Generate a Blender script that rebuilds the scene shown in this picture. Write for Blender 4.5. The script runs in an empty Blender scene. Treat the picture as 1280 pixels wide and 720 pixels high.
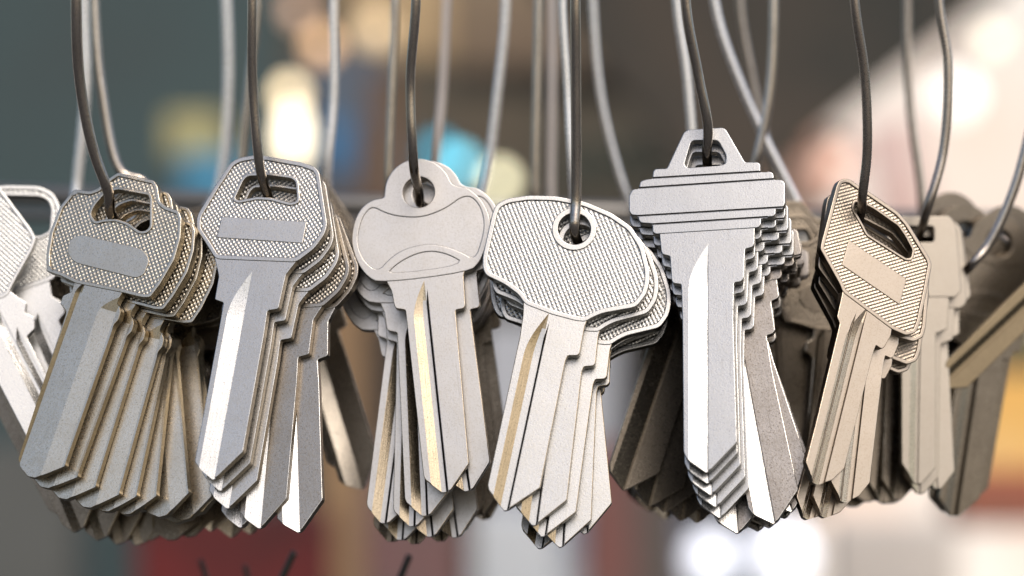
import bpy, bmesh, math, random
from mathutils import Vector, Matrix
random.seed(7)
R = math.radians
scene = bpy.context.scene
col = scene.collection

# ------------------------------------------------------------------ camera
D = 0.45            # metres from the lens to the plane of the nearest keys
K = 0.00014         # metres per photograph pixel in that plane
cam_d = bpy.data.cameras.new('camera')
cam = bpy.data.objects.new('camera', cam_d); col.objects.link(cam)
cam.location = (0, -D, 0); cam.rotation_euler = (R(90), 0, 0)
cam_d.sensor_width = 36; cam_d.lens = 36 * D / (1280 * K)
cam_d.clip_start = 0.01; cam_d.clip_end = 500
cam_d.dof.use_dof = True; cam_d.dof.focus_distance = D - 0.005
cam_d.dof.aperture_fstop = 8.6
scene.camera = cam

# ------------------------------------------------------------------ light
SUN_EL, SUN_AZ = 46, 158          # azimuth: clockwise from +Y (the view direction)
world = bpy.data.worlds.new("World"); scene.world = world; world.use_nodes = True
wn = world.node_tree; bgn = wn.nodes['Background']
sky = wn.nodes.new('ShaderNodeTexSky'); sky.sky_type = 'NISHITA'; sky.sun_disc = False
sky.sun_elevation = R(SUN_EL); sky.sun_rotation = R(SUN_AZ)
sky.air_density = 1.0; sky.dust_density = 4.0
wn.links.new(sky.outputs[0], bgn.inputs[0]); bgn.inputs[1].default_value = 0.12
sd = bpy.data.lights.new('sun', 'SUN'); sd.energy = 1.05; sd.angle = R(30); sd.color = (1, .95, .87)
sun = bpy.data.objects.new('sun', sd); col.objects.link(sun)
sdir = Vector((math.sin(R(SUN_AZ)) * math.cos(R(SUN_EL)), math.cos(R(SUN_AZ)) * math.cos(R(SUN_EL)), math.sin(R(SUN_EL))))
sun.rotation_euler = sdir.to_track_quat('Z', 'Y').to_euler()
scene.view_settings.view_transform = 'Standard'; scene.view_settings.look = 'None'
scene.view_settings.exposure = 0.46; scene.view_settings.gamma = 1

# ------------------------------------------------------------------ helpers
CAM = Vector((0, -D, 0))
def ray(px, py):
    return Vector(((px - 640) * K, D, (360 - py) * K))
def at(px, py, y):
    d = ray(px, py); return CAM + d * ((y + D) / D)
def hit(px, py, P, n):
    d = ray(px, py); return CAM + d * ((P - CAM).dot(n) / d.dot(n))
def tag(o, label=None, cat=None, group=None, kind=None):
    if label: o['label'] = label
    if cat: o['category'] = cat
    if group: o['group'] = group
    if kind: o['kind'] = kind
    return o
def link(o, parent=None):
    col.objects.link(o)
    if parent: o.parent = parent
    return o
def mobj(name, me, parent=None):
    return link(bpy.data.objects.new(name, me), parent)

# ------------------------------------------------------------------ materials
def new_mat(name):
    m = bpy.data.materials.new(name); m.use_nodes = True
    nt = m.node_tree; b = nt.nodes['Principled BSDF']
    return m, nt, b
def N(nt, t, **kw):
    n = nt.nodes.new(t)
    for k, v in kw.items(): setattr(n, k, v)
    return n
def mth(nt, op, a, b=None, c=None):
    n = N(nt, 'ShaderNodeMath', operation=op)
    for i, v in enumerate((a, b, c)):
        if v is None: continue
        if isinstance(v, (int, float)): n.inputs[i].default_value = v
        else: nt.links.new(v, n.inputs[i])
    return n.outputs[0]
def ramp(nt, fac, stops):
    r = N(nt, 'ShaderNodeValToRGB'); e = r.color_ramp.elements
    while len(e) < len(stops): e.new(.5)
    for x, (p, c) in zip(e, stops):
        x.position = p; x.color = (c, c, c, 1) if isinstance(c, (int, float)) else (*c, 1)
    nt.links.new(fac, r.inputs[0]); return r.outputs[0]

def metal(name, base, dirt, rough=.34, dirt_amt=.5, grain=.5, knurl=None, metallic=1.0, brush=0.0):
    """nickel / brass with mottled tarnish, specks, fine grain and (optionally) knurling"""
    m, nt, b = new_mat(name); L = nt.links.new
    tc = N(nt, 'ShaderNodeTexCoord'); oi = N(nt, 'ShaderNodeObjectInfo')
    off = N(nt, 'ShaderNodeCombineXYZ'); L(oi.outputs['Random'], off.inputs[0]); L(oi.outputs['Random'], off.inputs[2])
    add = N(nt, 'ShaderNodeVectorMath', operation='ADD'); L(tc.outputs['Object'], add.inputs[0]); L(off.outputs[0], add.inputs[1])
    v = add.outputs[0]
    def noise(scale, det=4, rg=.6, vec=None):
        n = N(nt, 'ShaderNodeTexNoise'); n.inputs['Scale'].default_value = scale
        n.inputs['Detail'].default_value = det; n.inputs['Roughness'].default_value = rg
        L(vec or v, n.inputs['Vector']); return n.outputs['Fac']
    big = noise(140, 5, .65); fine = noise(3000, 3, .75); speck = noise(5200, 1, .5)
    mp = N(nt, 'ShaderNodeMapping'); mp.inputs['Scale'].default_value = (1, 1, .06); L(v, mp.inputs[0])
    streak = noise(3800, 2, .6, mp.outputs[0])
    ms = N(nt, 'ShaderNodeMapping'); ms.inputs['Rotation'].default_value = (0, R(34), 0); ms.inputs['Scale'].default_value = (1, 1, .05); L(v, ms.inputs[0])
    scr = ramp(nt, noise(2600, 1, .5, ms.outputs[0]), [(.69, 0.0), (.74, 1.0)])
    f1 = ramp(nt, big, [(.40, 0.0), (.66, 1.0)])
    f2 = ramp(nt, fine, [(.50, 0.0), (.72, 1.0)])
    f3 = ramp(nt, speck, [(.62, 0.0), (.70, 1.0)])
    fac = mth(nt, 'MULTIPLY', mth(nt, 'MAXIMUM', mth(nt, 'MULTIPLY_ADD', f2, .70, mth(nt, 'MULTIPLY', f1, .28)), mth(nt, 'MAXIMUM', mth(nt, 'MULTIPLY', f3, 1.15), mth(nt, 'MULTIPLY', scr, .55))), dirt_amt)
    mx = N(nt, 'ShaderNodeMix', data_type='RGBA'); L(fac, mx.inputs[0])
    mx.inputs[6].default_value = (*base, 1); mx.inputs[7].default_value = (*dirt, 1)
    L(mx.outputs[2], b.inputs['Base Color'])
    b.inputs['Metallic'].default_value = metallic
    rr = mth(nt, 'MULTIPLY_ADD', fine, .30, mth(nt, 'MULTIPLY_ADD', big, .10, rough - .27))
    L(rr, b.inputs['Roughness'])
    h = mth(nt, 'MULTIPLY_ADD', streak, brush, mth(nt, 'MULTIPLY_ADD', fine, .6, mth(nt, 'MULTIPLY', speck, .5)))
    bp = N(nt, 'ShaderNodeBump'); bp.inputs['Strength'].default_value = grain * .6
    bp.inputs['Distance'].default_value = .00006; L(h, bp.inputs['Height'])
    wv = N(nt, 'ShaderNodeBump'); wv.inputs['Strength'].default_value = 1; wv.inputs['Distance'].default_value = .00007
    L(noise(70, 2, .5), wv.inputs['Height']); L(wv.outputs[0], bp.inputs['Normal'])
    last = bp
    if knurl:
        pitch, ang, ratio = knurl        # pitch metres, rotation, weight of the second direction
        mp2 = N(nt, 'ShaderNodeMapping'); mp2.inputs['Rotation'].default_value = (0, ang, 0)
        mp2.inputs['Scale'].default_value = (1 / pitch,) * 3; L(tc.outputs['Object'], mp2.inputs[0])
        sp = N(nt, 'ShaderNodeSeparateXYZ'); L(mp2.outputs[0], sp.inputs[0])
        a = mth(nt, 'PINGPONG', sp.outputs[0], .5); c = mth(nt, 'PINGPONG', sp.outputs[2], .5)
        hh = mth(nt, 'MULTIPLY', mth(nt, 'MULTIPLY_ADD', c, ratio * 2, 1 - ratio), a)
        wob = mth(nt, 'MULTIPLY_ADD', fine, .22, hh)
        kb = N(nt, 'ShaderNodeBump'); kb.inputs['Strength'].default_value = 1.0
        kb.inputs['Distance'].default_value = pitch * .30
        L(wob, kb.inputs['Height']); L(bp.outputs[0], kb.inputs['Normal']); last = kb
        # base colour darkened in the valleys of the knurling
        val = ramp(nt, hh, [(.03, .82), (.25, 1.0)])
        mv = N(nt, 'ShaderNodeMix', data_type='RGBA', blend_type='MULTIPLY'); mv.inputs[0].default_value = 1
        L(mx.outputs[2], mv.inputs[6]); L(val, mv.inputs[7]); L(mv.outputs[2], b.inputs['Base Color'])
    L(last.outputs[0], b.inputs['Normal'])
    return m

def matset(tone, base, dirt, edge, groove, panel=None, knurl=None, rough=.36, dirt_amt=.5):
    panel = panel or base
    return dict(
        face=metal(tone + ' face', base, dirt, rough, dirt_amt, brush=.12),
        edge=metal(tone + ' cut edge', edge, tuple(c * .4 for c in edge), .40, .9, .8),
        groove=metal(tone + ' milled groove', groove, tuple(c * .5 for c in groove), .32, .9, .4, brush=1.6),
        panel=metal(tone + ' knurled', panel, dirt, rough, dirt_amt, .2, knurl),
        label=metal(tone + ' plate', tuple(min(1, c * 1.02) for c in base), dirt, rough + .02, dirt_amt * .8))

PK = 4.7 * K
M_A = matset('olive nickel', (.66, .595, .49), (.30, .255, .185), (.25, .205, .13), (.40, .31, .19), knurl=(PK, R(38), 1.0), dirt_amt=.75)
M_B = matset('blue nickel', (.55, .525, .485), (.29, .255, .21), (.22, .18, .12), (.53, .525, .51), knurl=(PK * .95, R(40), 1.0), dirt_amt=.6)
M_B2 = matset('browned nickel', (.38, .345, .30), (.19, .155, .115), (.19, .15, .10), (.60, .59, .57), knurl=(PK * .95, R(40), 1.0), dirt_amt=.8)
M_C = matset('satin nickel', (.48, .46, .435), (.32, .285, .24), (.13, .11, .085), (.46, .38, .27), dirt_amt=.6, rough=.42)
M_D = matset('bright nickel', (.49, .48, .46), (.34, .315, .27), (.17, .155, .125), (.38, .30, .19), knurl=(PK * 1.02, R(33), 1.0), dirt_amt=.6)
M_E = matset('steel nickel', (.44, .44, .435), (.27, .255, .235), (.15, .135, .11), (.55, .55, .54), dirt_amt=.55)
M_E2 = matset('dark mottled steel nickel', (.34, .31, .28), (.12, .10, .08), (.17, .14, .11), (.62, .60, .57), dirt_amt=.95)  # darker, more mottled copy of the steel nickel
M_F = matset('warm nickel', (.41, .35, .285), (.26, .205, .15), (.12, .09, .06), (.90, .74, .58), knurl=(PK * .88, R(124), .5), dirt_amt=.45, rough=.42)
M_G = matset('grey nickel', (.29, .26, .22), (.22, .185, .15), (.14, .11, .08), (.56, .48, .35), dirt_amt=.5, rough=.42)
M_H = matset('white nickel', (.50, .495, .48), (.42, .40, .36), (.40, .38, .34), (.60, .59, .58), knurl=(PK, R(20), 1.0), dirt_amt=.4)
M_T = matset('shaded tarnished brass', (.19, .16, .125), (.06, .048, .035), (.15, .115, .07), (.62, .55, .45), knurl=(PK, R(40), 1.0), dirt_amt=.8, rough=.36)  # tarnish, with back-row shade and groove glints put into the colours
M_Y = matset('dull brass', (.27, .215, .14), (.14, .105, .07), (.18, .14, .08), (.32, .26, .17), dirt_amt=.6, rough=.42)
WIRE_DARK = metal('dark steel wire', (.56, .50, .44), (.22, .18, .145), .26, .9, .6)
WIRE_MID = metal('brown steel wire', (.48, .42, .36), (.18, .14, .11), .36, .8, .4)
WIRE_BACKLIT = metal('backlit steel wire', (.84, .82, .80), (.6, .56, .53), .34, .4, .2, metallic=.75)  # backlight on the rear strands put into the base colour
WIRE_PALE_LIT = metal('lit pale steel wire', (.66, .58, .53), (.46, .40, .36), .42, .5, .2, metallic=.6)  # light on rear strands put into this paler, pinkish colour

def plain(name, c, rough=.8, c2=None, scale=6, emit=None, metallic=0):
    m, nt, b = new_mat(name); L = nt.links.new
    tc = N(nt, 'ShaderNodeTexCoord'); n = N(nt, 'ShaderNodeTexNoise'); n.inputs['Scale'].default_value = scale
    n.inputs['Detail'].default_value = 4; L(tc.outputs['Object'], n.inputs['Vector'])
    c2 = c2 or tuple(x * .72 for x in c)
    mx = N(nt, 'ShaderNodeMix', data_type='RGBA'); L(ramp(nt, n.outputs['Fac'], [(.35, 0.), (.65, 1.)]), mx.inputs[0])
    mx.inputs[6].default_value = (*c, 1); mx.inputs[7].default_value = (*c2, 1)
    L(mx.outputs[2], b.inputs['Base Color']); b.inputs['Roughness'].default_value = rough
    b.inputs['Metallic'].default_value = metallic
    if emit:
        b.inputs['Emission Color'].default_value = (*c, 1); b.inputs['Emission Strength'].default_value = emit
    return m

# ------------------------------------------------------------------ 2-D outline tools
def fillet(P, r, seg=3):
    P = [Vector(p) for p in P]; out = []; n = len(P)
    for i in range(n):
        a, b, c = P[i - 1], P[i], P[(i + 1) % n]
        d1 = a - b; d2 = c - b; l1, l2 = d1.length, d2.length
        if l1 < 1e-6 or l2 < 1e-6: continue
        t = min(r, l1 * .42, l2 * .42)
        p0 = b + d1 / l1 * t; p2 = b + d2 / l2 * t
        for s in range(seg + 1):
            u = s / seg
            out.append(p0 * (1 - u) ** 2 + b * 2 * u * (1 - u) + p2 * u * u)
    return out
def chaikin(P, it=2):
    for _ in range(it):
        Q = []
        for i in range(len(P)):
            a, b = Vector(P[i]), Vector(P[(i + 1) % len(P)])
            Q += [a * .75 + b * .25, a * .25 + b * .75]
        P = Q
    return P
def area(P):
    return .5 * sum(P[i - 1][0] * P[i][1] - P[i][0] * P[i - 1][1] for i in range(len(P)))
def offset(P, d):
    """d > 0 grows, d < 0 shrinks"""
    s = 1 if area(P) > 0 else -1; n = len(P); out = []
    for i in range(n):
        a, b, c = Vector(P[i - 1]), Vector(P[i]), Vector(P[(i + 1) % n])
        e1 = (b - a).normalized(); e2 = (c - b).normalized()
        n1 = Vector((e1.y, -e1.x)) * s; n2 = Vector((e2.y, -e2.x)) * s
        m = n1 + n2
        if m.length < 1e-5: m = n1
        m.normalize(); out.append(b + m * d / max(.55, m.dot(n1)))
    return out
def circle(c, r, n=40):
    return [Vector((c[0] + r * math.cos(2 * math.pi * i / n), c[1] + r * math.sin(2 * math.pi * i / n))) for i in range(n)]

def plate(loops, T, bev=1.1, seg=2):
    """solid plate (pixel units) from outline loops (first outer, rest holes) lying in x / z, thickness along y"""
    cu = bpy.data.curves.new('outline', 'CURVE'); cu.dimensions = '2D'; cu.fill_mode = 'BOTH'
    cu.extrude = T / 2 - bev; cu.bevel_depth = bev; cu.bevel_resolution = seg; cu.offset = -bev
    for lp in loops:
        sp = cu.splines.new('POLY'); sp.points.add(len(lp) - 1); sp.use_cyclic_u = True
        for q, p in zip(sp.points, lp): q.co = (p[0], p[1], 0, 1)
    o = bpy.data.objects.new('tmp', cu); col.objects.link(o)
    dg = bpy.context.evaluated_depsgraph_get(); dg.update()
    me = bpy.data.meshes.new_from_object(o.evaluated_get(dg))
    bpy.data.objects.remove(o); bpy.data.curves.remove(cu)
    bm = bmesh.new(); bm.from_mesh(me); bmesh.ops.remove_doubles(bm, verts=bm.verts, dist=.01)
    bmesh.ops.recalc_face_normals(bm, faces=bm.faces)
    bm.to_mesh(me); bm.free(); me.materials.clear()
    return me
def join(meshes):
    bm = bmesh.new()
    for m in meshes: bm.from_mesh(m)
    me = bpy.data.meshes.new('m'); bm.to_mesh(me); bm.free(); return me
def boolean_cut(me, cutters):
    o = bpy.data.objects.new('tmpb', me); col.objects.link(o); tmp = []
    for c in cutters:
        co = bpy.data.objects.new('tmpc', c); col.objects.link(co); tmp.append(co)
        md = o.modifiers.new('b', 'BOOLEAN'); md.operation = 'DIFFERENCE'; md.solver = 'EXACT'; md.object = co
    dg = bpy.context.evaluated_depsgraph_get(); dg.update()
    r = bpy.data.meshes.new_from_object(o.evaluated_get(dg))
    for x in tmp + [o]: bpy.data.objects.remove(x)
    return r
def loft(rings):
    bm = bmesh.new(); vs = [[bm.verts.new(p) for p in r] for r in rings]; n = len(rings[0])
    for a, b in zip(vs, vs[1:]):
        for i in range(n): bm.faces.new((a[i], a[(i + 1) % n], b[(i + 1) % n], b[i]))
    bm.faces.new(vs[0]); bm.faces.new(list(reversed(vs[-1])))
    bmesh.ops.recalc_face_normals(bm, faces=bm.faces)
    me = bpy.data.meshes.new('c'); bm.to_mesh(me); bm.free(); return me
def groove_cutter(x0, v0, W, Dp, Lr, floor, zF, length=420):
    """channel milled down the blade; it runs out in a point at (x0, v0)"""
    e = 1.5; rings = []
    def ring(v, f):
        d = f * Dp; sl = W * (1 - floor) / Dp
        xl = x0 - f * W
        return [(xl - e * sl, -v, zF + e), (xl + f * W * (1 - floor), -v, zF - d), (x0 - .12 * d, -v, zF - d), (x0 + .12 * e, -v, zF + e)]
    for i in range(13):
        t = i / 12; rings.append(ring(v0 + t * Lr, .004 + .996 * math.sin(t * math.pi / 2)))
    rings.append(ring(v0 + length, 1.0))
    return loft(rings)
def line_cutter(a, b, w, dp, zF):
    a, b = Vector(a), Vector(b); d = (b - a).normalized(); n = Vector((-d.y, d.x)) * w / 2
    a -= d * 8; b += d * 8
    def rg(p): return [(p.x - n.x * 1.3, p.y - n.y * 1.3, zF + 1), (p.x - n.x * .6, p.y - n.y * .6, zF - dp), (p.x + n.x * .6, p.y + n.y * .6, zF - dp), (p.x + n.x * 1.3, p.y + n.y * 1.3, zF + 1)]
    return loft([rg(a), rg(b)])

T_RIM, T_PAN, T_LAB, T_BLA = 14.5, 10.6, 12.4, 12.8
ROT = Matrix.Rotation(R(90), 4, 'X')
def finish(me, mats, key):
    """pixel units -> metres, stand the plate up, give cut edges and grooves their own metal"""
    me.transform(ROT @ Matrix.Scale(1, 4)); me.transform(Matrix.Scale(K, 4))
    me.materials.clear()
    for k in (key, 'edge', 'groove'): me.materials.append(mats[k])
    me.update()
    for p in me.polygons:
        ny = abs(p.normal.y)
        p.material_index = 1 if ny < .8 else (2 if (key == 'face' and me.get('grooved') and ny < .9955 and p.center.y < 0 and ny > .8 and p.area > 4e-9) else 0)
        p.use_smooth = False
    return me

def frame(yaw, pitch, px, py, y0):
    a, p = R(yaw), R(pitch)
    n = Vector((math.sin(a) * math.cos(p), -math.cos(a) * math.cos(p), math.sin(p)))
    return n, at(px, py, y0)
def blade_dir(px, py, roll, P, n):
    q0 = hit(px, py, P, n); q1 = hit(px - 100 * math.sin(R(roll)), py + 100 * math.cos(R(roll)), P, n)
    return (q1 - q0).normalized()

class Type:
    def __init__(s, mats, yaw, pitch, H, y0, roll, bow, blade, tip, hole, label=None, panel=True, rim=6.5, border=4,
                 grooves=(), recess=None, lines=(), smooth=False, fr=3.0, hole_fr=5):
        s.n, s.P = frame(yaw, pitch, H[0], H[1], y0)
        s.V = blade_dir(H[0], H[1], roll, s.P, s.n); s.U = s.n.cross(s.V)
        def loc(p):                      # traced pixel -> the key's own plane, in pixel units
            q = hit(p[0], p[1], s.P, s.n) - s.P
            return Vector((q.dot(s.U) / K, -q.dot(s.V) / K))
        s.tip = loc(tip); s.mats = mats
        O = chaikin([loc(p) for p in bow]) if smooth else fillet([loc(p) for p in bow], fr)
        Hh = [loc(p) for p in hole] if isinstance(hole, list) else circle(loc((hole[0], hole[1])), hole[2] / math.cos(R(pitch)) * 1.0)
        if isinstance(hole, list): Hh = fillet(Hh, hole_fr)
        parts = {}
        if recess:
            rc = [chaikin([loc(p) for p in r]) for r in recess]
            bow_me = plate([O, Hh] + rc, T_RIM, 1.4, 3)
            core = plate([offset(O, -2.2), offset(Hh, 1.5)], T_RIM - 2.6, .4, 1)
            bow_me = join([bow_me, core])
        elif panel:
            inner = offset(O, -rim)
            bow_me = plate([O, inner], T_RIM, 1.3, 3)
            ring = plate([offset(Hh, border), Hh], T_RIM - .5, 1.0, 2)
            bow_me = join([bow_me, ring])
            parts['knurled_panel'] = (plate([offset(O, -rim + 1.5), offset(Hh, 1)], T_PAN, .3, 1), 'panel')
        else:
            bow_me = plate([O, Hh], T_RIM, 1.3, 3)
            cs = [line_cutter(loc(a), loc(b), 2.5, 3.6, T_RIM / 2) for a, b in lines]
            if cs: bow_me = boolean_cut(bow_me, cs)
        if label:
            lb = fillet([loc(p) for p in label[0]], label[1])
            parts['label_plate'] = (plate([lb], T_LAB, .9, 2), 'label')
        bl = plate([fillet([loc(p) for p in blade], 2.0)], T_BLA, .9, 2)
        cs = []
        for g in grooves:
            q = loc(g[0]); cs.append(groove_cutter(q.x, -q.y, g[1], g[2], g[3], g[4], T_BLA / 2))
        if cs: bl = boolean_cut(bl, cs)
        bl['grooved'] = 1
        s.meshes = {'bow': (finish(bow_me, mats, 'face')), 'blade': finish(bl, mats, 'face')}
        for k, (m, key) in parts.items(): s.meshes[k] = finish(m, mats, key)
        s.count = 0
    def retone(s, mats):
        t = object.__new__(Type); t.__dict__.update(s.__dict__); t.mats = mats; t.meshes = {}
        for k, m in s.meshes.items():
            c = m.copy()
            key = {'knurled_panel': 'panel', 'label_plate': 'label'}.get(k, 'face')
            for i, kk in enumerate((key, 'edge', 'groove')): c.materials[i] = mats[kk]
            t.meshes[k] = c
        return t
    def make(s, V, n, P, label, group):
        U = n.cross(V)
        Mx = Matrix(((U.x, -n.x, -V.x, P.x), (U.y, -n.y, -V.y, P.y), (U.z, -n.z, -V.z, P.z), (0, 0, 0, 1)))
        root = bpy.data.objects.new('key_blank', None); root.empty_display_size = .01
        col.objects.link(root); root.matrix_world = Mx
        tag(root, label, 'key', group)
        bow = mobj('bow', s.meshes['bow'], root); mobj('blade', s.meshes['blade'], root)
        for k in ('knurled_panel', 'label_plate'):
            if k in s.meshes: mobj(k, s.meshes[k], bow)
        return root

ORD = ['front', 'second', 'third', 'fourth', 'fifth', 'sixth', 'seventh', 'eighth', 'ninth', 'tenth', 'eleventh', 'twelfth', 'thirteenth', 'fourteenth', 'fifteenth']
def bunch(typ, tips, front_label, rest_label, group, traced=True, yaw=0, pitch=12, y0=0.0, gap=1.22, alt=None, alts=()):
    """keys on one ring lie flat against each other; returns the hole centres from front to back"""
    holes = []
    if traced:
        n, P0 = typ.n, typ.P
        typ.make(typ.V, n, P0, front_label, group); holes.append(P0.copy())
    else:
        n, P0 = frame(yaw, pitch, tips[0][0], tips[0][1] - 340, y0)
    for i, (tx, ty, roll) in enumerate(tips):
        j = i + (1 if traced else 0)
        Pj = P0 - n * (T_RIM * K * gap * j)
        n0 = n; n = (n + Vector((random.uniform(-1, 1), 0, random.uniform(-1, 1))) * .017).normalized() if j else n
        tipP = hit(tx, ty, Pj, n); V = blade_dir(tx, ty - 150, roll, Pj, n); U = n.cross(V)
        P = tipP - U * (typ.tip.x * K) + V * (typ.tip.y * K)
        lab = front_label if (j == 0) else rest_label % ORD[j]
        (alt if (alt and j in alts) else typ).make(V, n, P, lab, group); holes.append(P); n = n0
    return holes

# ------------------------------------------------------------------ wire rings
def tube(path, r, closed=False, seg=14):
    n = len(path); bm = bmesh.new(); rings = []
    up = None
    for i in range(n):
        a = path[(i - 1) % n if closed else max(i - 1, 0)]; b = path[(i + 1) % n if closed else min(i + 1, n - 1)]
        t = (b - a).normalized()
        if up is None: up = t.orthogonal().normalized()
        up = (up - t * up.dot(t)).normalized(); sd_ = t.cross(up)
        rings.append([bm.verts.new(path[i] + (up * math.cos(q) + sd_ * math.sin(q)) * r) for q in [2 * math.pi * k / seg for k in range(seg)]])
    m = n if closed else n - 1
    for i in range(m):
        A, B = rings[i], rings[(i + 1) % n]
        if closed and i == n - 1:      # match the twist where the loop closes
            s = min(range(seg), key=lambda s_: (A[0].co - B[s_].co).length)
            B = B[s:] + B[:s]
        for k in range(seg):
            f = bm.faces.new((A[k], A[(k + 1) % seg], B[(k + 1) % seg], B[k])); f.smooth = True
    if not closed: bm.faces.new(rings[0]); bm.faces.new(list(reversed(rings[-1])))
    bmesh.ops.recalc_face_normals(bm, faces=bm.faces)
    me = bpy.data.meshes.new('wire'); bm.to_mesh(me); bm.free(); return me
def spline(pts, closed=True, sub=10):
    out = []; n = len(pts); rng = n if closed else n - 1
    g = lambda i: pts[i % n] if closed else pts[max(0, min(n - 1, i))]
    for i in range(rng):
        p0, p1, p2, p3 = g(i - 1), g(i), g(i + 1), g(i + 2)
        # centripetal parameterisation keeps long and short spans smooth
        t0 = 0; t1 = t0 + max(1e-6, (p1 - p0).length ** .5); t2 = t1 + max(1e-6, (p2 - p1).length ** .5); t3 = t2 + max(1e-6, (p3 - p2).length ** .5)
        for s in range(sub):
            t = t1 + (t2 - t1) * s / sub
            A1 = p0 * ((t1 - t) / (t1 - t0)) + p1 * ((t - t0) / (t1 - t0)); A2 = p1 * ((t2 - t) / (t2 - t1)) + p2 * ((t - t1) / (t2 - t1))
            A3 = p2 * ((t3 - t) / (t3 - t2)) + p3 * ((t - t2) / (t3 - t2))
            B1 = A1 * ((t2 - t) / (t2 - t0)) + A2 * ((t - t0) / (t2 - t0)); B2 = A2 * ((t3 - t) / (t3 - t1)) + A3 * ((t - t1) / (t3 - t1))
            out.append(B1 * ((t2 - t) / (t2 - t1)) + B2 * ((t - t1) / (t2 - t1)))
    if not closed: out.append(pts[-1])
    return out
def ring(front, yf, through, back, yb, r, mat, label, top=-330, yf0=None):
    """front: pixels top to bottom, through: points inside the holes, back: pixels bottom to top"""
    yf0 = yf if yf0 is None else yf0
    pts = [at(x, y, yf0 + (yf - yf0) * i / max(1, len(front) - 1)) for i, (x, y) in enumerate(front)]
    pts += list(through)
    pts += [at(x, y, yb) for x, y in back]
    a, b = Vector(front[0]), Vector(back[-1])
    m = (a + b) / 2
    pts += [at(b.x + (m.x - b.x) * .1, -170, yb), at(b.x + (m.x - b.x) * .5, top + 40, yb * .85 + yf0 * .15), at(m.x, top, (yf0 + yb) / 2),
            at(a.x + (m.x - a.x) * .5, top + 40, yf0 * .85 + yb * .15), at(a.x + (m.x - a.x) * .1, -170, yf0)]
    me = tube(spline(pts, True, 12), r * K * (.92 if mat is WIRE_DARK else .84), True); me.materials.append(mat)
    o = mobj('wire_ring', me); tag(o, label, 'wire ring', 'wire rings holding the key bunches'); return o
#==MODELS==
# ------------------------------------------------------------------ key shapes (outlines traced per kind)
A = Type(M_A, -14, 15, (140, 266), 0.0, 19.4,
    bow=[(150,217.5),(195,227.5),(199.5,235),(202.5,253.5),(210,260),(226,265.5),(229.5,275),(228,300),(220,327.5),(202.5,357.5),(190,373.8),(180,373.8),(157,368),(97,356),(80,347.5),(61,341),(60.5,320),(65,292),(77.5,260),(95,238.8),(115,241),(125,237.5),(135,227.5)],
    blade=[(97,351),(157,363),(155,369),(151,375),(148,381),(152.5,386),(153.5,392),(151,401),(145,407.5),(142.5,412),(83.6,579),(83.6,583),(46.7,599),(37,597),(27,585),(25,575),(85,393),(84,389),(77.5,381),(81,371),(92,366),(95,355)],
    tip=(39,598), hole=[(150,239),(187.5,246),(189.5,250),(189.5,285),(185,290),(177.5,291),(162.5,280),(147.5,275),(130,276),(122.5,279),(116,270),(120,260),(132.5,245),(142.5,241)],
    label=([(102.5,294.5),(180,312.5),(190,325),(182.5,345),(172.5,349.5),(95,330),(86,317.5),(90,300)], 9),
    grooves=[((110,353), 9, 3.6, 18, .5), ((157,371), 26, 1.9, 30, .12)], rim=5, border=4)
B = Type(M_B, -9, 16, (333, 237), 0.0, 10.3,
    bow=[(300,199.5),(317.5,196),(335,197),(380,205),(396,211),(401,217.5),(411,282.5),(407.5,295),(395,312.5),(372,330),(271,326),(257.5,304),(247,289),(247.5,272.5),(270,235),(290,205)],
    blade=[(269,322),(374,326),(365,337),(359,345),(350,386),(348,388),(336,390),(331.7,420),(305.4,566),(272,598),(266,600),(251,587),(245,578),(274,420),(281,380),(270,376),(275,347),(273,337)],
    tip=(266,600), hole=[(311,222.5),(306,227.5),(295.5,250),(300,252.5),(322.5,248),(340,248.8),(365,255.5),(373,253),(371,229),(365,225),(335,221)],
    label=([(278.8,272.5),(385,278.8),(380,306),(272.5,298.8)], 1.5),
    grooves=[((317,341), 22, 5, 62, .08)], rim=6, border=4, fr=6, hole_fr=4)
C = Type(M_C, -4, 13, (524, 242), 0.006, -6,
    bow=[(481,249)] + [(524 + 42.5 * math.cos(R(a)), 242.5 + 42.5 * math.sin(R(a))) for a in range(182, 346, 9)] + [(573,235),(585,236),(598,246),(607,258),(613,272.5),(614,287),(612,300),(606,316),(600,330),(587,342),(476,356),(460,348),(447.5,331),(441,312),(440,297),(443.8,277),(452.5,261),(465,252),(474,250)],
    blade=[(478,352),(582,340),(580,345),(582.5,383),(580,387),(570,388.8),(586.7,580.4),(563.8,613.8),(553,615.8),(532.5,601),(530,596),(507.5,388.8),(496,387),(493.8,384),(490,365),(483.8,353)],
    tip=(555,615.5), hole=(524, 242, 19.5), panel=False, smooth=True,
    recess=[[(467,260),(480,267),(496,272),(521,274),(540,270),(560,261),(577,248),(590,247),(601,260),(606,280),(603,300),(594,326),(578,317),(560,310),(540,306),(522,308),(503,314),(487,325),(473,341),(457,329),(449,312),(448,297),(452,278),(459,266)],
            [(484,345),(495,333),(515,321),(537,315),(560,319),(583,332)]],
    grooves=[((531,352), 18, 4.2, 50, .35), ((535,362), 3.5, 6, 30, .3)])
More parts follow.
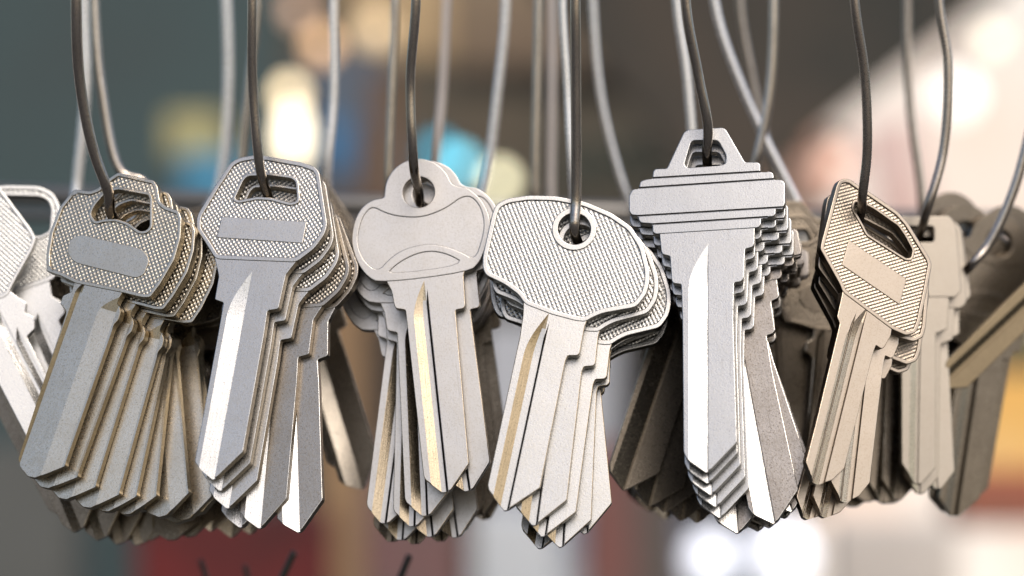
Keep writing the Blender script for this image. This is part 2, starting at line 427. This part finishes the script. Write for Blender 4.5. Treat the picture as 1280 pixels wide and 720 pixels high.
Dk = Type(M_D, -3, 15, (718, 288), -0.003, 12,
    bow=[(615.3,269.7),(620,257.5),(633.6,250),(661,246),(694.7,246.8),(731.4,253.8),(765,268.2),(789.4,285),(804.7,309),(812.3,340),(812,355),(807.8,370.5),(795.5,385.8),(752.8,393.5),(740,399),(732,404),(720,403),(690,395),(656,382),(648.9,370.5),(630.6,357),(607.6,346),(603.7,337),(603.7,321.7)],
    blade=[(654.5,378),(690,390),(735,400),(731,410),(725,443),(722,446),(710,446),(707,453),(675.4,611),(635.8,637.5),(630,638.5),(611,613.5),(610,607),(650,422),(654,395)],
    tip=(633, 638.5), hole=(718, 288, 19.5), border=7.5, rim=6.5, fr=6,
    grooves=[((686.5,393), 20, 4.2, 60, .45), ((687,404), 3.5, 6, 36, .3)])
E = Type(M_E, -8, 17, (883, 192), 0.0, 0,
    bow=[(855,168),(860,164.5),(903,161.7),(908,164),(931.7,205),(948,205),(951,208),(950.7,216.7),(963,216.5),(967,219),(968,226.7),(978,227),(981.7,231),(981.7,256.7),(979,262),(970,263),(970,270),(967,273),(952,274),(951.7,283),(948,287),(820,295),(816,292),(816,282),(802,281),(799,278),(798,271.7),(790,271),(786.7,266),(786.7,247),(791,239),(799,237.5),(801,229),(806,227),(816,225),(817,216),(820,213.3),(834,213)],
    blade=[(825,290),(944,283),(943,308),(940,311),(931.7,313),(930,350),(926,354),(918,355),(917,400),(921.7,554),(889.6,587.5),(883.3,591),(859,575),(855,566.7),(853.5,400),(852,357),(842,356),(840,352),(838,322),(829,320),(827,316),(825,296)],
    tip=(884,591), hole=[(865,178),(898,178),(908,197),(907,207),(900,209),(860,212),(856,208)], panel=False, fr=2.4,
    lines=[((820,224.7),(951.7,216.8)),((800,237.3),(970,226)),((797,272.3),(972,261.7)),((816.7,282.6),(951.7,274))],
    grooves=[((886,306), 24, 5, 58, .04)])
F = Type(M_F, 15, 11, (1076, 262), 0.0, 14,
    bow=[(1042.5,235),(1046,227),(1052,224.5),(1060,225.5),(1072,234),(1086,242.5),(1120,266),(1132.5,280),(1160,325),(1162,333),(1156,365),(1147.5,405),(1142.5,417),(1130,421),(1112,413),(1051,367),(1047.5,357.5),(1022.5,312.5),(1023.8,305)],
    blade=[(1051,363),(1113,408),(1111,421),(1102.5,436),(1099,437),(1092.5,432.5),(1089,442.5),(1053,586.7),(1038,601),(1020,606.7),(1015,604),(1005,578),(1017.5,530),(1047.5,405),(1044,397),(1050,370)],
    tip=(1020,606.7), hole=[(1065,262),(1066,254),(1075,255),(1090,263),(1120,284),(1129,297),(1138,314),(1136,324),(1130,324),(1082.5,294),(1077,283)], hole_fr=3,
    label=([(1058.8,301),(1131,350),(1122.5,382.5),(1050,332.5)], 1.5), rim=5.5, border=3.5, fr=4,
    grooves=[((1083,384), 19, 4.2, 52, .3), ((1068,392), 3.5, 3.5, 24, .3)])
G = Type(M_G, 6, 10, (1150, 288), 0.03, 1,
    bow=[(1118,272),(1186,271),(1193,281),(1195,297),(1200,365),(1193,373),(1115,372),(1108,365),(1108,282)],
    blade=[(1120,369),(1185,370),(1183,412),(1168,418),(1168,585),(1150,606),(1142,604),(1126,580),(1125,418),(1116,412)],
    tip=(1147,606), hole=[(1132,284),(1166,284),(1166,304),(1132,304)], panel=False, fr=9,
    label=([(1146,335),(1178,335),(1178,357),(1146,357)], 1.5), grooves=[((1150,385), 13, 3, 30, .3)])
H0 = Type(M_H, 4, 14, (-45, 262), 0.018, -27,
    bow=[(-95,262),(-60,225),(-5,228),(40,288),(46,300),(42,312),(17,357),(10,372),(-50,392),(-92,352)],
    blade=[(-42,382),(12,364),(22,372),(34,380),(32,392),(44,398),(44,412),(34,422),(108,568),(84,594),(70,598),(57,592),(-30,424),(-40,410),(-46,395)],
    tip=(72,598), hole=[(-75,262),(-40,240),(-20,255),(-20,270),(-58,290),(-70,280)], rim=5, fr=6,
    grooves=[((-2,384), 14, 4, 30, .3), ((22,410), 10, 3, 24, .3)])
H1 = Type(M_H, 4, 14, (36, 268), 0.025, -24,
    bow=[(-60,262),(-30,238),(6,233),(50,234),(68,243),(77,262),(76,292),(80,318),(78,335),(68,351),(22,367),(-30,372),(-75,340),(-85,300)],
    blade=[(8,363),(62,349),(66,372),(80,380),(82,392),(74,402),(146,545),(132,580),(118,588),(103,578),(20,415),(10,400)],
    tip=(118,588), hole=[(2,246),(50,247),(61,252),(65,262),(63,290),(50,297),(0,290)], rim=6, fr=8,
    grooves=[((48,392), 16, 4, 30, .3)])
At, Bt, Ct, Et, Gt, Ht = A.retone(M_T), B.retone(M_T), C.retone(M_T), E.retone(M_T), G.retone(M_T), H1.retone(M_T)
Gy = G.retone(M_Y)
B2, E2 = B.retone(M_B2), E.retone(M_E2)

# ------------------------------------------------------------------ bunches
hA = bunch(A, [(55,611,19.8),(78,625,17.4),(108,636,15.6),(131,641,12.2),(158,645,6),(203,648,-5),(176,640,1.5),(232,652,-5.5),(248,644,-9.5),(222,655,-3)],
    'front key blank with a smooth oval plate and wide D-shaped hole, its groove edge brassy',
    '%s blank from the front in the olive brass-edged bunch behind the oval-plate key', 'oval-plate key blanks on one ring')
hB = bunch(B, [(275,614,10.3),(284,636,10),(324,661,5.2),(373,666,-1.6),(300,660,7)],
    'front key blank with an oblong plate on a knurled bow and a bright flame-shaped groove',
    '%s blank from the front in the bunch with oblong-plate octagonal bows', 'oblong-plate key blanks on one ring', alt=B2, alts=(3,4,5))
hC = bunch(C, [(583,614,-8.5),(530,645,-2.4),(514,658,1.5),(478,654,7.5),(537,671,-6),(499,675,4),(568,672,-8)],
    'front round-bowed key blank with a circular eyelet tab and curved ridges',
    '%s blank from the front in the bunch of round-bowed keys with eyelet tabs', 'round-bowed key blanks on one ring')
hD = bunch(Dk, [(669,657,7.5),(680,671,8.5),(702,684,3.2),(733,667,-5),(676,686,9)],
    'front key blank whose broad angular bow is knurled all over round a small hole',
    '%s blank from the front in the bunch with broad fully knurled bows', 'broad knurled key blanks on one ring')
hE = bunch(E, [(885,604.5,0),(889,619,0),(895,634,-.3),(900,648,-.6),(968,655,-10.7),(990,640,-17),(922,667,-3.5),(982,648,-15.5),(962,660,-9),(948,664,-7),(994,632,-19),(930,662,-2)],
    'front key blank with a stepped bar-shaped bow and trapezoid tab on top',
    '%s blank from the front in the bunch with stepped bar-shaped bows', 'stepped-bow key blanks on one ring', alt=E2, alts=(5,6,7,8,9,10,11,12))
hF = bunch(F, [(1055,629,6.5),(1030,648,11.5),(1008,650,15)],
    'front warm-toned key blank with a slanting oblong plate and long slot',
    '%s blank from the front in the warm bunch with slanting plates and slots', 'slant-plate key blanks on one ring')
hG = bunch(G, [(1150,618,2),(1172,612,-2),(1122,626,3),(1104,630,5),(1094,626,6)],
    'soft-focus grey key blank with a plain rounded rectangular bow',
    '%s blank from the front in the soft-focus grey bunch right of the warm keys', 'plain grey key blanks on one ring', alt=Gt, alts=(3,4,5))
hH = bunch(H0, [], 'very bright key blank cut off at the left edge, knurled bow, blade leaning right', '', 'bright key blanks at the left edge')
hH1 = bunch(H1, [], 'bright key blank with a large open slot, right behind the leftmost blank', '', 'bright key blanks at the left edge')
BK = 'dark key blanks in the back row'
def dark(typ, tips, where, yaw, pitch, y0):
    return bunch(typ, tips, 'foremost dark back-row blank ' + where, '%s dark back-row blank from the front ' + where, BK, False, yaw, pitch, y0)
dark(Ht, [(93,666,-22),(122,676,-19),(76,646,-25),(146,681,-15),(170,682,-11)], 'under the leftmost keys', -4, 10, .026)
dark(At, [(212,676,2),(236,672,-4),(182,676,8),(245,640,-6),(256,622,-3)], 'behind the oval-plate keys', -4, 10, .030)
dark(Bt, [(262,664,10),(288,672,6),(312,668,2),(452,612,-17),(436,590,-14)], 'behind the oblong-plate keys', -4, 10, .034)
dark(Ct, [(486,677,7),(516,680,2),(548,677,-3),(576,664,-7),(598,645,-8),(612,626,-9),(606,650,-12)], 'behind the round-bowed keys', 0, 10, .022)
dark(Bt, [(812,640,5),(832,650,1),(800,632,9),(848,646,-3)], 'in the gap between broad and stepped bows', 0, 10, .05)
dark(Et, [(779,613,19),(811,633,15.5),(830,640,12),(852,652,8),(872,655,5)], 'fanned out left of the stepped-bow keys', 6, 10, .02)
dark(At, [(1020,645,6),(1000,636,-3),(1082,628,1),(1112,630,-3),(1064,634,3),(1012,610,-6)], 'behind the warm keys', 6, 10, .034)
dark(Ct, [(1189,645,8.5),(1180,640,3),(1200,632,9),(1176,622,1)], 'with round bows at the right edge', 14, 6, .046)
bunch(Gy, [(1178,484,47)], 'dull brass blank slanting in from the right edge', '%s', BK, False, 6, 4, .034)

# ------------------------------------------------------------------ rings
RD = 6.6
def thru(h, up=0.0, lead=.006, tail=.012):
    a, b = h[0], h[-1]
    z = Vector((0, 0, up))
    m = sum(h, Vector()) / len(h)
    return [a + Vector((0, -lead * .2, 0)) + z, m + z, b + z + Vector((0, tail, 0))]
ring([(95,0),(99,95),(116,185),(136,243)], -.004, thru(hA), [(190,240),(176,225),(152,215),(127,110),(118,0)], .045, 7.4, WIRE_DARK, 'thick dark wire ring through the oval-plate key blanks', yf0=-.012)
ring([(315,0),(316,110),(325,210)], -.004, thru(hB), [(325,300),(300,250),(303,190),(312,100),(322,0)], .07, 6.6, WIRE_DARK, 'dark wire ring through the oblong-plate key blanks', yf0=-.008)
ring([(520,0),(513,100),(517,205)], -.004, thru(hC), [(488,290),(486,220),(490,110),(494,0)], .05, 6.6, WIRE_DARK, 'dark wire ring through the round-bowed key blanks', yf0=-.008)
ring([(719,0),(720,120),(720,250)], -.004, thru(hD), [(672,300),(669,240),(671,110),(673,0)], .05, 7.0, WIRE_DARK, 'dark wire ring through the broad knurled key blanks', yf0=-.008)
ring([(857,0),(872,90),(885,160)], -.004, thru(hE), [(938,230),(948,190),(962,115),(967,0)], .05, 6.8, WIRE_DARK, 'dark wire ring through the stepped-bow key blanks', yf0=-.008)
ring([(1068,0),(1081,95),(1084,190),(1078,245)], -.005, thru(hF), [(1045,315),(995,270),(958,175),(938,85),(925,0)], .085, 7.0, WIRE_MID, 'brown wire ring through the warm slant-plate key blanks', yf0=-.012)
ring([(1174,0),(1185,80),(1179,190),(1158,265)], .022, thru(hG), [(1150,300),(1152,250),(1137,130),(1134,0)], .08, 7.2, WIRE_MID, 'brown wire ring through the soft-focus grey key blanks')
ring([(1330,0),(1300,110),(1268,235),(1236,305),(1213,332)], .03, [at(1190,350,.06)], [(1200,380),(1330,330),(1400,150),(1420,0)], .10, 7.0, WIRE_DARK, 'dark wire ring curving in from the right edge')
ring([(105,0),(107,110),(97,225)], .07, [at(90,300,.07), at(140,330,.10)], [(262,260),(277,215),(285,110),(283,0)], .10, 8.6, WIRE_BACKLIT, 'blurred bright wire ring behind the oval-plate key blanks')
ring([(417,0),(417,120),(409,225)], .06, [at(412,300,.065), at(560,320,.075)], [(590,270),(605,235),(622,115),(632,0)], .075, 7.6, WIRE_BACKLIT, 'bright wire ring behind the round-bowed key blanks')
ring([(558,0),(553,110),(546,200)], .09, [at(548,290,.095), at(676,320,.1)], [(688,270),(689,220),(690,110),(690,0)], .10, 7.5, WIRE_PALE_LIT, 'pinkish blurred wire ring between the round and broad bows')
ring([(703,0),(709,110),(716,240)], .035, [at(722,310,.04), at(815,340,.07)], [(802,290),(779,232),(752,125),(741,0)], .085, 6.2, WIRE_BACKLIT, 'bright wire ring passing just left of the broad-bow strand')
ring([(846,0),(858,90),(868,200)], .05, [at(880,310,.05), at(1010,330,.07)], [(1020,300),(994,248),(930,115),(893,0)], .06, 7.6, WIRE_BACKLIT, 'bright wire ring running down right behind the stepped-bow keys')

#==BACKGROUND==
# ------------------------------------------------------------------ soft background
def box_mesh(a, b, bev=.004):
    bm = bmesh.new(); bmesh.ops.create_cube(bm, size=1)
    for v in bm.verts: v.co = Vector([(a[i] + b[i]) / 2 + v.co[i] * (b[i] - a[i]) for i in range(3)])
    if bev: bmesh.ops.bevel(bm, geom=bm.edges[:], offset=bev, segments=2, affect='EDGES')
    me = bpy.data.meshes.new('box'); bm.to_mesh(me); bm.free(); return me
def panel(name, x0, y0, x1, y1, Y, mat, label=None, cat=None, kind=None, thick=.03, slant=0, bev=.004):
    c = at((x0 + x1) / 2, (y0 + y1) / 2, Y); s = K * (Y + D) / D
    w, h = (x1 - x0) * s / 2, (y1 - y0) * s / 2
    o = mobj(name, box_mesh((-w, 0, -h), (w, thick, h), bev)); o.location = c; o.rotation_euler = (0, R(slant), 0)
    o.data.materials.append(mat); tag(o, label, cat, None, kind); return o
def lathe(name, prof, mat, parent=None, seg=24):
    bm = bmesh.new(); rs = [[bm.verts.new((r * math.cos(2 * math.pi * k / seg), r * math.sin(2 * math.pi * k / seg), z)) for k in range(seg)] for r, z in prof]
    for a, b in zip(rs, rs[1:]):
        for k in range(seg):
            f = bm.faces.new((a[k], a[(k + 1) % seg], b[(k + 1) % seg], b[k])); f.smooth = True
    bm.faces.new(list(reversed(rs[0]))); bm.faces.new(rs[-1])
    me = bpy.data.meshes.new(name); bm.to_mesh(me); bm.free(); me.materials.append(mat)
    return mobj(name, me, parent)

# setting
g = mobj('ground', box_mesh((-60, -60, -1.3), (60, 120, -1.2), 0)); g.data.materials.append(plain('dark asphalt', (.055, .053, .05), .9, (.04, .04, .04), .7)); tag(g, kind='structure')
g = mobj('pavement', box_mesh((-60, 6, -1.25), (60, 120, -1.19), 0)); g.data.materials.append(plain('pale paving', (.46, .45, .43), .9, (.36, .35, .34), .7)); tag(g, kind='structure')
w = panel('wall', -420, -260, 352, 900, 2.3, plain('teal grey paint', (.042, .074, .078), .8, (.042, .058, .060), 3)); tag(w, 'blurred teal grey wall filling the left of the background', 'wall')
w = panel('building', 330, -300, 1010, 400, 4.2, plain('dark plaster', (.045, .046, .037), .9, (.10, .082, .058), 2.2), thick=1.0); tag(w, 'blurred dark building behind the middle of the row', 'building')
w = panel('building', 960, -500, 2100, 766, 9.0, plain('pink white plaster', (.87, .84, .78), .9, (.86, .68, .56), 1.3), thick=2); tag(w, 'blurred pale pinkish building in bright light at the right', 'building')
panel('awning', 690, -330, 1500, 60, 2.9, plain('dark canvas', (.07, .055, .042), .9, (.035, .035, .03), 5), 'dark sloping canvas awning in the upper right background', 'awning', thick=.05, slant=-38)
panel('shop_sign', 430, -80, 560, 75, 3.2, plain('tan board', (.50, .36, .20), .8), 'blurred tan board above the round-bowed keys', 'sign')
panel('shop_sign', 560, -90, 850, 85, 3.4, plain('brown board', (.26, .20, .13), .8, (.18, .13, .09), 3), 'blurred brown board above the broad knurled keys', 'sign')
panel('cloth', 395, 60, 505, 260, 3.0, plain('blue cloth', (.085, .14, .21), .9, (.12, .10, .09), 5), 'blurred blue cloth hanging behind the wires', 'cloth', thick=.02, slant=-14)
panel('crate', 225, 190, 300, 260, 1.9, plain('blue crate', (.06, .25, .40), .7), 'blurred blue crate left of the oblong-plate keys', 'crate', thick=.08)
panel('crate', 205, 140, 275, 200, 1.95, plain('yellow crate', (.42, .38, .18), .7), 'blurred yellow-green crate above the blue one', 'crate', thick=.08)
panel('post', 398, 380, 452, 900, 2.0, plain('brown wood', (.30, .19, .10), .8), 'blurred brown wooden post below the gap after the oblong-plate keys', 'post', thick=.05)
panel('cloth', 170, 640, 410, 900, 1.7, plain('crimson cloth', (.13, .014, .014), .9, (.035, .012, .012), 9), 'blurred crimson cloth low behind the oblong-plate keys', 'cloth', thick=.06)
panel('cloth', 452, 560, 575, 900, 2.2, plain('dusty pink cloth', (.20, .095, .095), .9, (.12, .10, .095), 8), 'blurred dusty pink cloth low behind the round-bowed keys', 'cloth', thick=.04)
panel('crate', 730, 560, 792, 900, 1.8, plain('red crate', (.18, .06, .05), .7, (.14, .08, .07), 7), 'blurred red crate low behind the dark fan', 'crate', thick=.06)
panel('crate', 775, 610, 850, 900, 2.1, plain('brown crate', (.10, .08, .07), .7), 'blurred dark crate beside the red crate', 'crate', thick=.08)
panel('crate', 1200, 470, 1330, 590, 2.2, plain('orange crate', (.80, .42, .08), .7, (.7, .5, .2), 5), 'blurred orange crate at the right edge', 'crate', thick=.08)
panel('crate', 1195, 590, 1330, 660, 2.15, plain('rust crate', (.38, .10, .05), .7, (.2, .1, .07), 5), 'blurred rust red crate under the orange crate', 'crate', thick=.08)
panel('crate', 1205, 405, 1330, 470, 2.25, plain('olive crate', (.14, .14, .06), .7, (.1, .08, .05), 5), 'blurred olive crate on top of the orange crate', 'crate', thick=.08)
panel('cloth', 985, 165, 1060, 260, 3.6, plain('peach cloth', (.75, .42, .30), .9, (.6, .4, .32), 4), 'blurred peach cloth behind the wires right of the stepped bow', 'cloth', thick=.03, slant=25)
panel('cloth', 1090, 150, 1160, 300, 4.0, plain('pink cloth', (.80, .62, .58), .9, (.7, .5, .45), 4), 'blurred pale pink cloth behind the soft grey bunch', 'cloth', thick=.03, slant=-10)
panel('roof_beam', 560, 95, 980, 122, 3.1, plain('dark timber', (.05, .045, .035), .8), 'blurred dark beam crossing the middle of the background', 'beam', thick=.05, slant=3)
panel('roof_beam', 700, 170, 1010, 215, 3.3, plain('green grey timber', (.13, .14, .11), .8), 'blurred green-grey beam just above the stepped bow', 'beam', thick=.05, slant=-6)
panel('post', 462, 90, 500, 400, 2.6, plain('brown paint', (.16, .095, .055), .8), 'blurred brown post left of the round eyelet tab', 'post', thick=.05)
panel('crate', 590, 640, 700, 900, 2.4, plain('pale blue crate', (.50, .56, .62), .7, (.62, .62, .62), 4), 'blurred pale blue crate low behind the broad knurled keys', 'crate', thick=.08)
panel('crate', -120, 560, 90, 900, 1.9, plain('grey crate', (.10, .105, .098), .7, (.075, .078, .075), 4), 'blurred grey crate in the lower left corner', 'crate', thick=.08)
panel('crate', 1040, 655, 1200, 900, 2.6, plain('cream crate', (.62, .55, .48), .7, (.7, .66, .62), 4), 'blurred cream crate at the bottom right', 'crate', thick=.08)
w = panel('wall', 345, 390, 596, 900, 3.6, plain('brown gap backdrop', (.10, .072, .05), .9, (.055, .045, .04), 3)); tag(w, 'blurred brown backdrop panel added behind the tips of the round-bowed keys', 'wall')  # backdrop panel added to darken the gap beside the round-bowed keys
w = panel('wall', 772, 370, 1030, 640, 3.6, plain('dark gap backdrop', (.05, .043, .036), .9, (.03, .028, .025), 3)); tag(w, 'blurred dark backdrop panel added behind the fan of dark blades', 'wall')  # dark panel added so the gap behind the keys stays dark
# rail the bunches hang in front of
rm = metal('rail steel', (.20, .19, .175), (.13, .12, .11), .4, .5, .3, metallic=.6)
r_ = mobj('display_rail', tube([at(-250, 236, .13), at(640, 262, .15), at(1500, 284, .17)], 13 * K * 1.3, False, 20)); r_.data.materials.append(rm)
tag(r_, 'blurred grey horizontal rail running behind all the bunches', 'rail')
r_ = mobj('display_rail', tube([at(-250, 262, .15), at(640, 284, .17), at(1500, 300, .19)], 7 * K * 1.3, False, 20)); r_.data.materials.append(rm)
tag(r_, 'thinner grey rail just under the thick one behind the bunches', 'rail')
# lamps far behind: small lit bulbs out of focus
sock = plain('lamp socket', (.05, .05, .05), .5)
def bulb(px, py, Y, r, c, e, label, tall=1.0):
    root = bpy.data.objects.new('lamp', None); root.empty_display_size = .02; col.objects.link(root); root.location = at(px, py, Y)
    tag(root, label, 'lamp', 'out-of-focus lamps'); root.scale = (1, 1, tall)
    lathe('bulb', [(r * .1, -r), (r * .7, -r * .7), (r, 0), (r * .75, r * .65), (r * .45, r)], plain('lit glass', c, .4, c, emit=e), root)
    lathe('lamp_socket', [(r * .42, r * 1.0), (r * .42, r * 1.9), (r * .15, r * 2.0)], sock, root)
bulb(402, 58, 2.6, .016, (1, .62, .34), 1.0, 'blurred tan lamp highest above the oblong-plate keys')
bulb(362, 118, 2.2, .012, (1, .80, .5), 2.4, 'blurred cream lamp just under the tan one')
bulb(366, 172, 2.2, .013, (1, .86, .62), 2.6, 'tall blurred cream lamp over the oblong-plate bow', 2.3)
panel('crate', 398, 150, 436, 222, 2.6, plain('bright blue crate', (.05, .20, .42), .7), 'blurred bright blue crate right of the cream lamps', 'crate', thick=.06)
bulb(574, 206, 2.3, .013, (.2, .68, .85), 1.9, 'blurred cyan lamp above the round eyelet')
bulb(548, 190, 2.4, .012, (.02, .34, .5), 1.6, 'blurred deep blue lamp beside the cyan one')
bulb(624, 226, 2.3, .012, (1, .93, .62), 2.2, 'blurred pale yellow lamp left of the knurled bow')
bulb(1240, 50, 2.6, .012, (1, .9, .7), 1.3, 'blurred pale lamp in the upper right')
bulb(978, 694, 2.0, .030, (.92, .93, 1), .95, 'large blurred white lamp low under the stepped-bow keys')
bulb(888, 700, 2.1, .026, (.9, .92, 1), .8, 'blurred white lamp left of the large low one')
bulb(372, 14, 2.8, .016, (.9, .6, .42), .5, 'added faint brown glow at the top edge left of the tan lamp')  # added glow that layers the background, no known lamp
bulb(470, 40, 2.8, .020, (1, .75, .45), .55, 'added faint warm glow over the blue cloth')  # second added glow for background layering, no known lamp
bulb(1195, 120, 3.0, .030, (1, .95, .88), 1.0, 'added large faint cream glow in front of the pale building')  # glowing ball added as a soft cream light spot
bulb(1042, 205, 3.0, .022, (1, .62, .48), .8, 'added faint peach glow beside the peach cloth')  # glowing ball added as a soft peach light spot
bulb(770, 640, 2.0, .016, (.8, .3, .22), .5, 'faint red lamp above the red crate')
# ends of the row of rings hanging below
wd = plain('blackened wire', (.07, .068, .06), .5, metallic=.5)
for px, py, dx, dy, r, Y, lb in [(350, 728, 18, -38, 5, .05, 'dark blurred wire end poking up below the oblong-plate tips'), (262, 735, -12, -35, 4, .07, 'faint dark wire end left of the lower wire ends'),
                        (312, 735, -6, -28, 4, .07, 'short dark wire end in the middle of the lower wire ends'), (498, 728, 14, -34, 5, .05, 'dark wire end poking up below the round-bowed keys')]:
    p0 = at(px - dx * 1.2, py - dy * 1.2, Y); p1 = at(px, py, Y); p2 = at(px + dx, py + dy, Y)
    o = mobj('wire_end', tube([p0, p1, p2 - (p2 - p1) * .1, p2], r * K, False, 10)); o.data.materials.append(wd)
    tag(o, lb, 'wire end', 'wire ends at the bottom edge')
for o in [o for o in bpy.data.objects if o.type == 'MESH']:
    pass
# a little rigid shading help: keep hard edges, smooth the rounded ones
for me in bpy.data.meshes:
    if me.users == 0: bpy.data.meshes.remove(me)
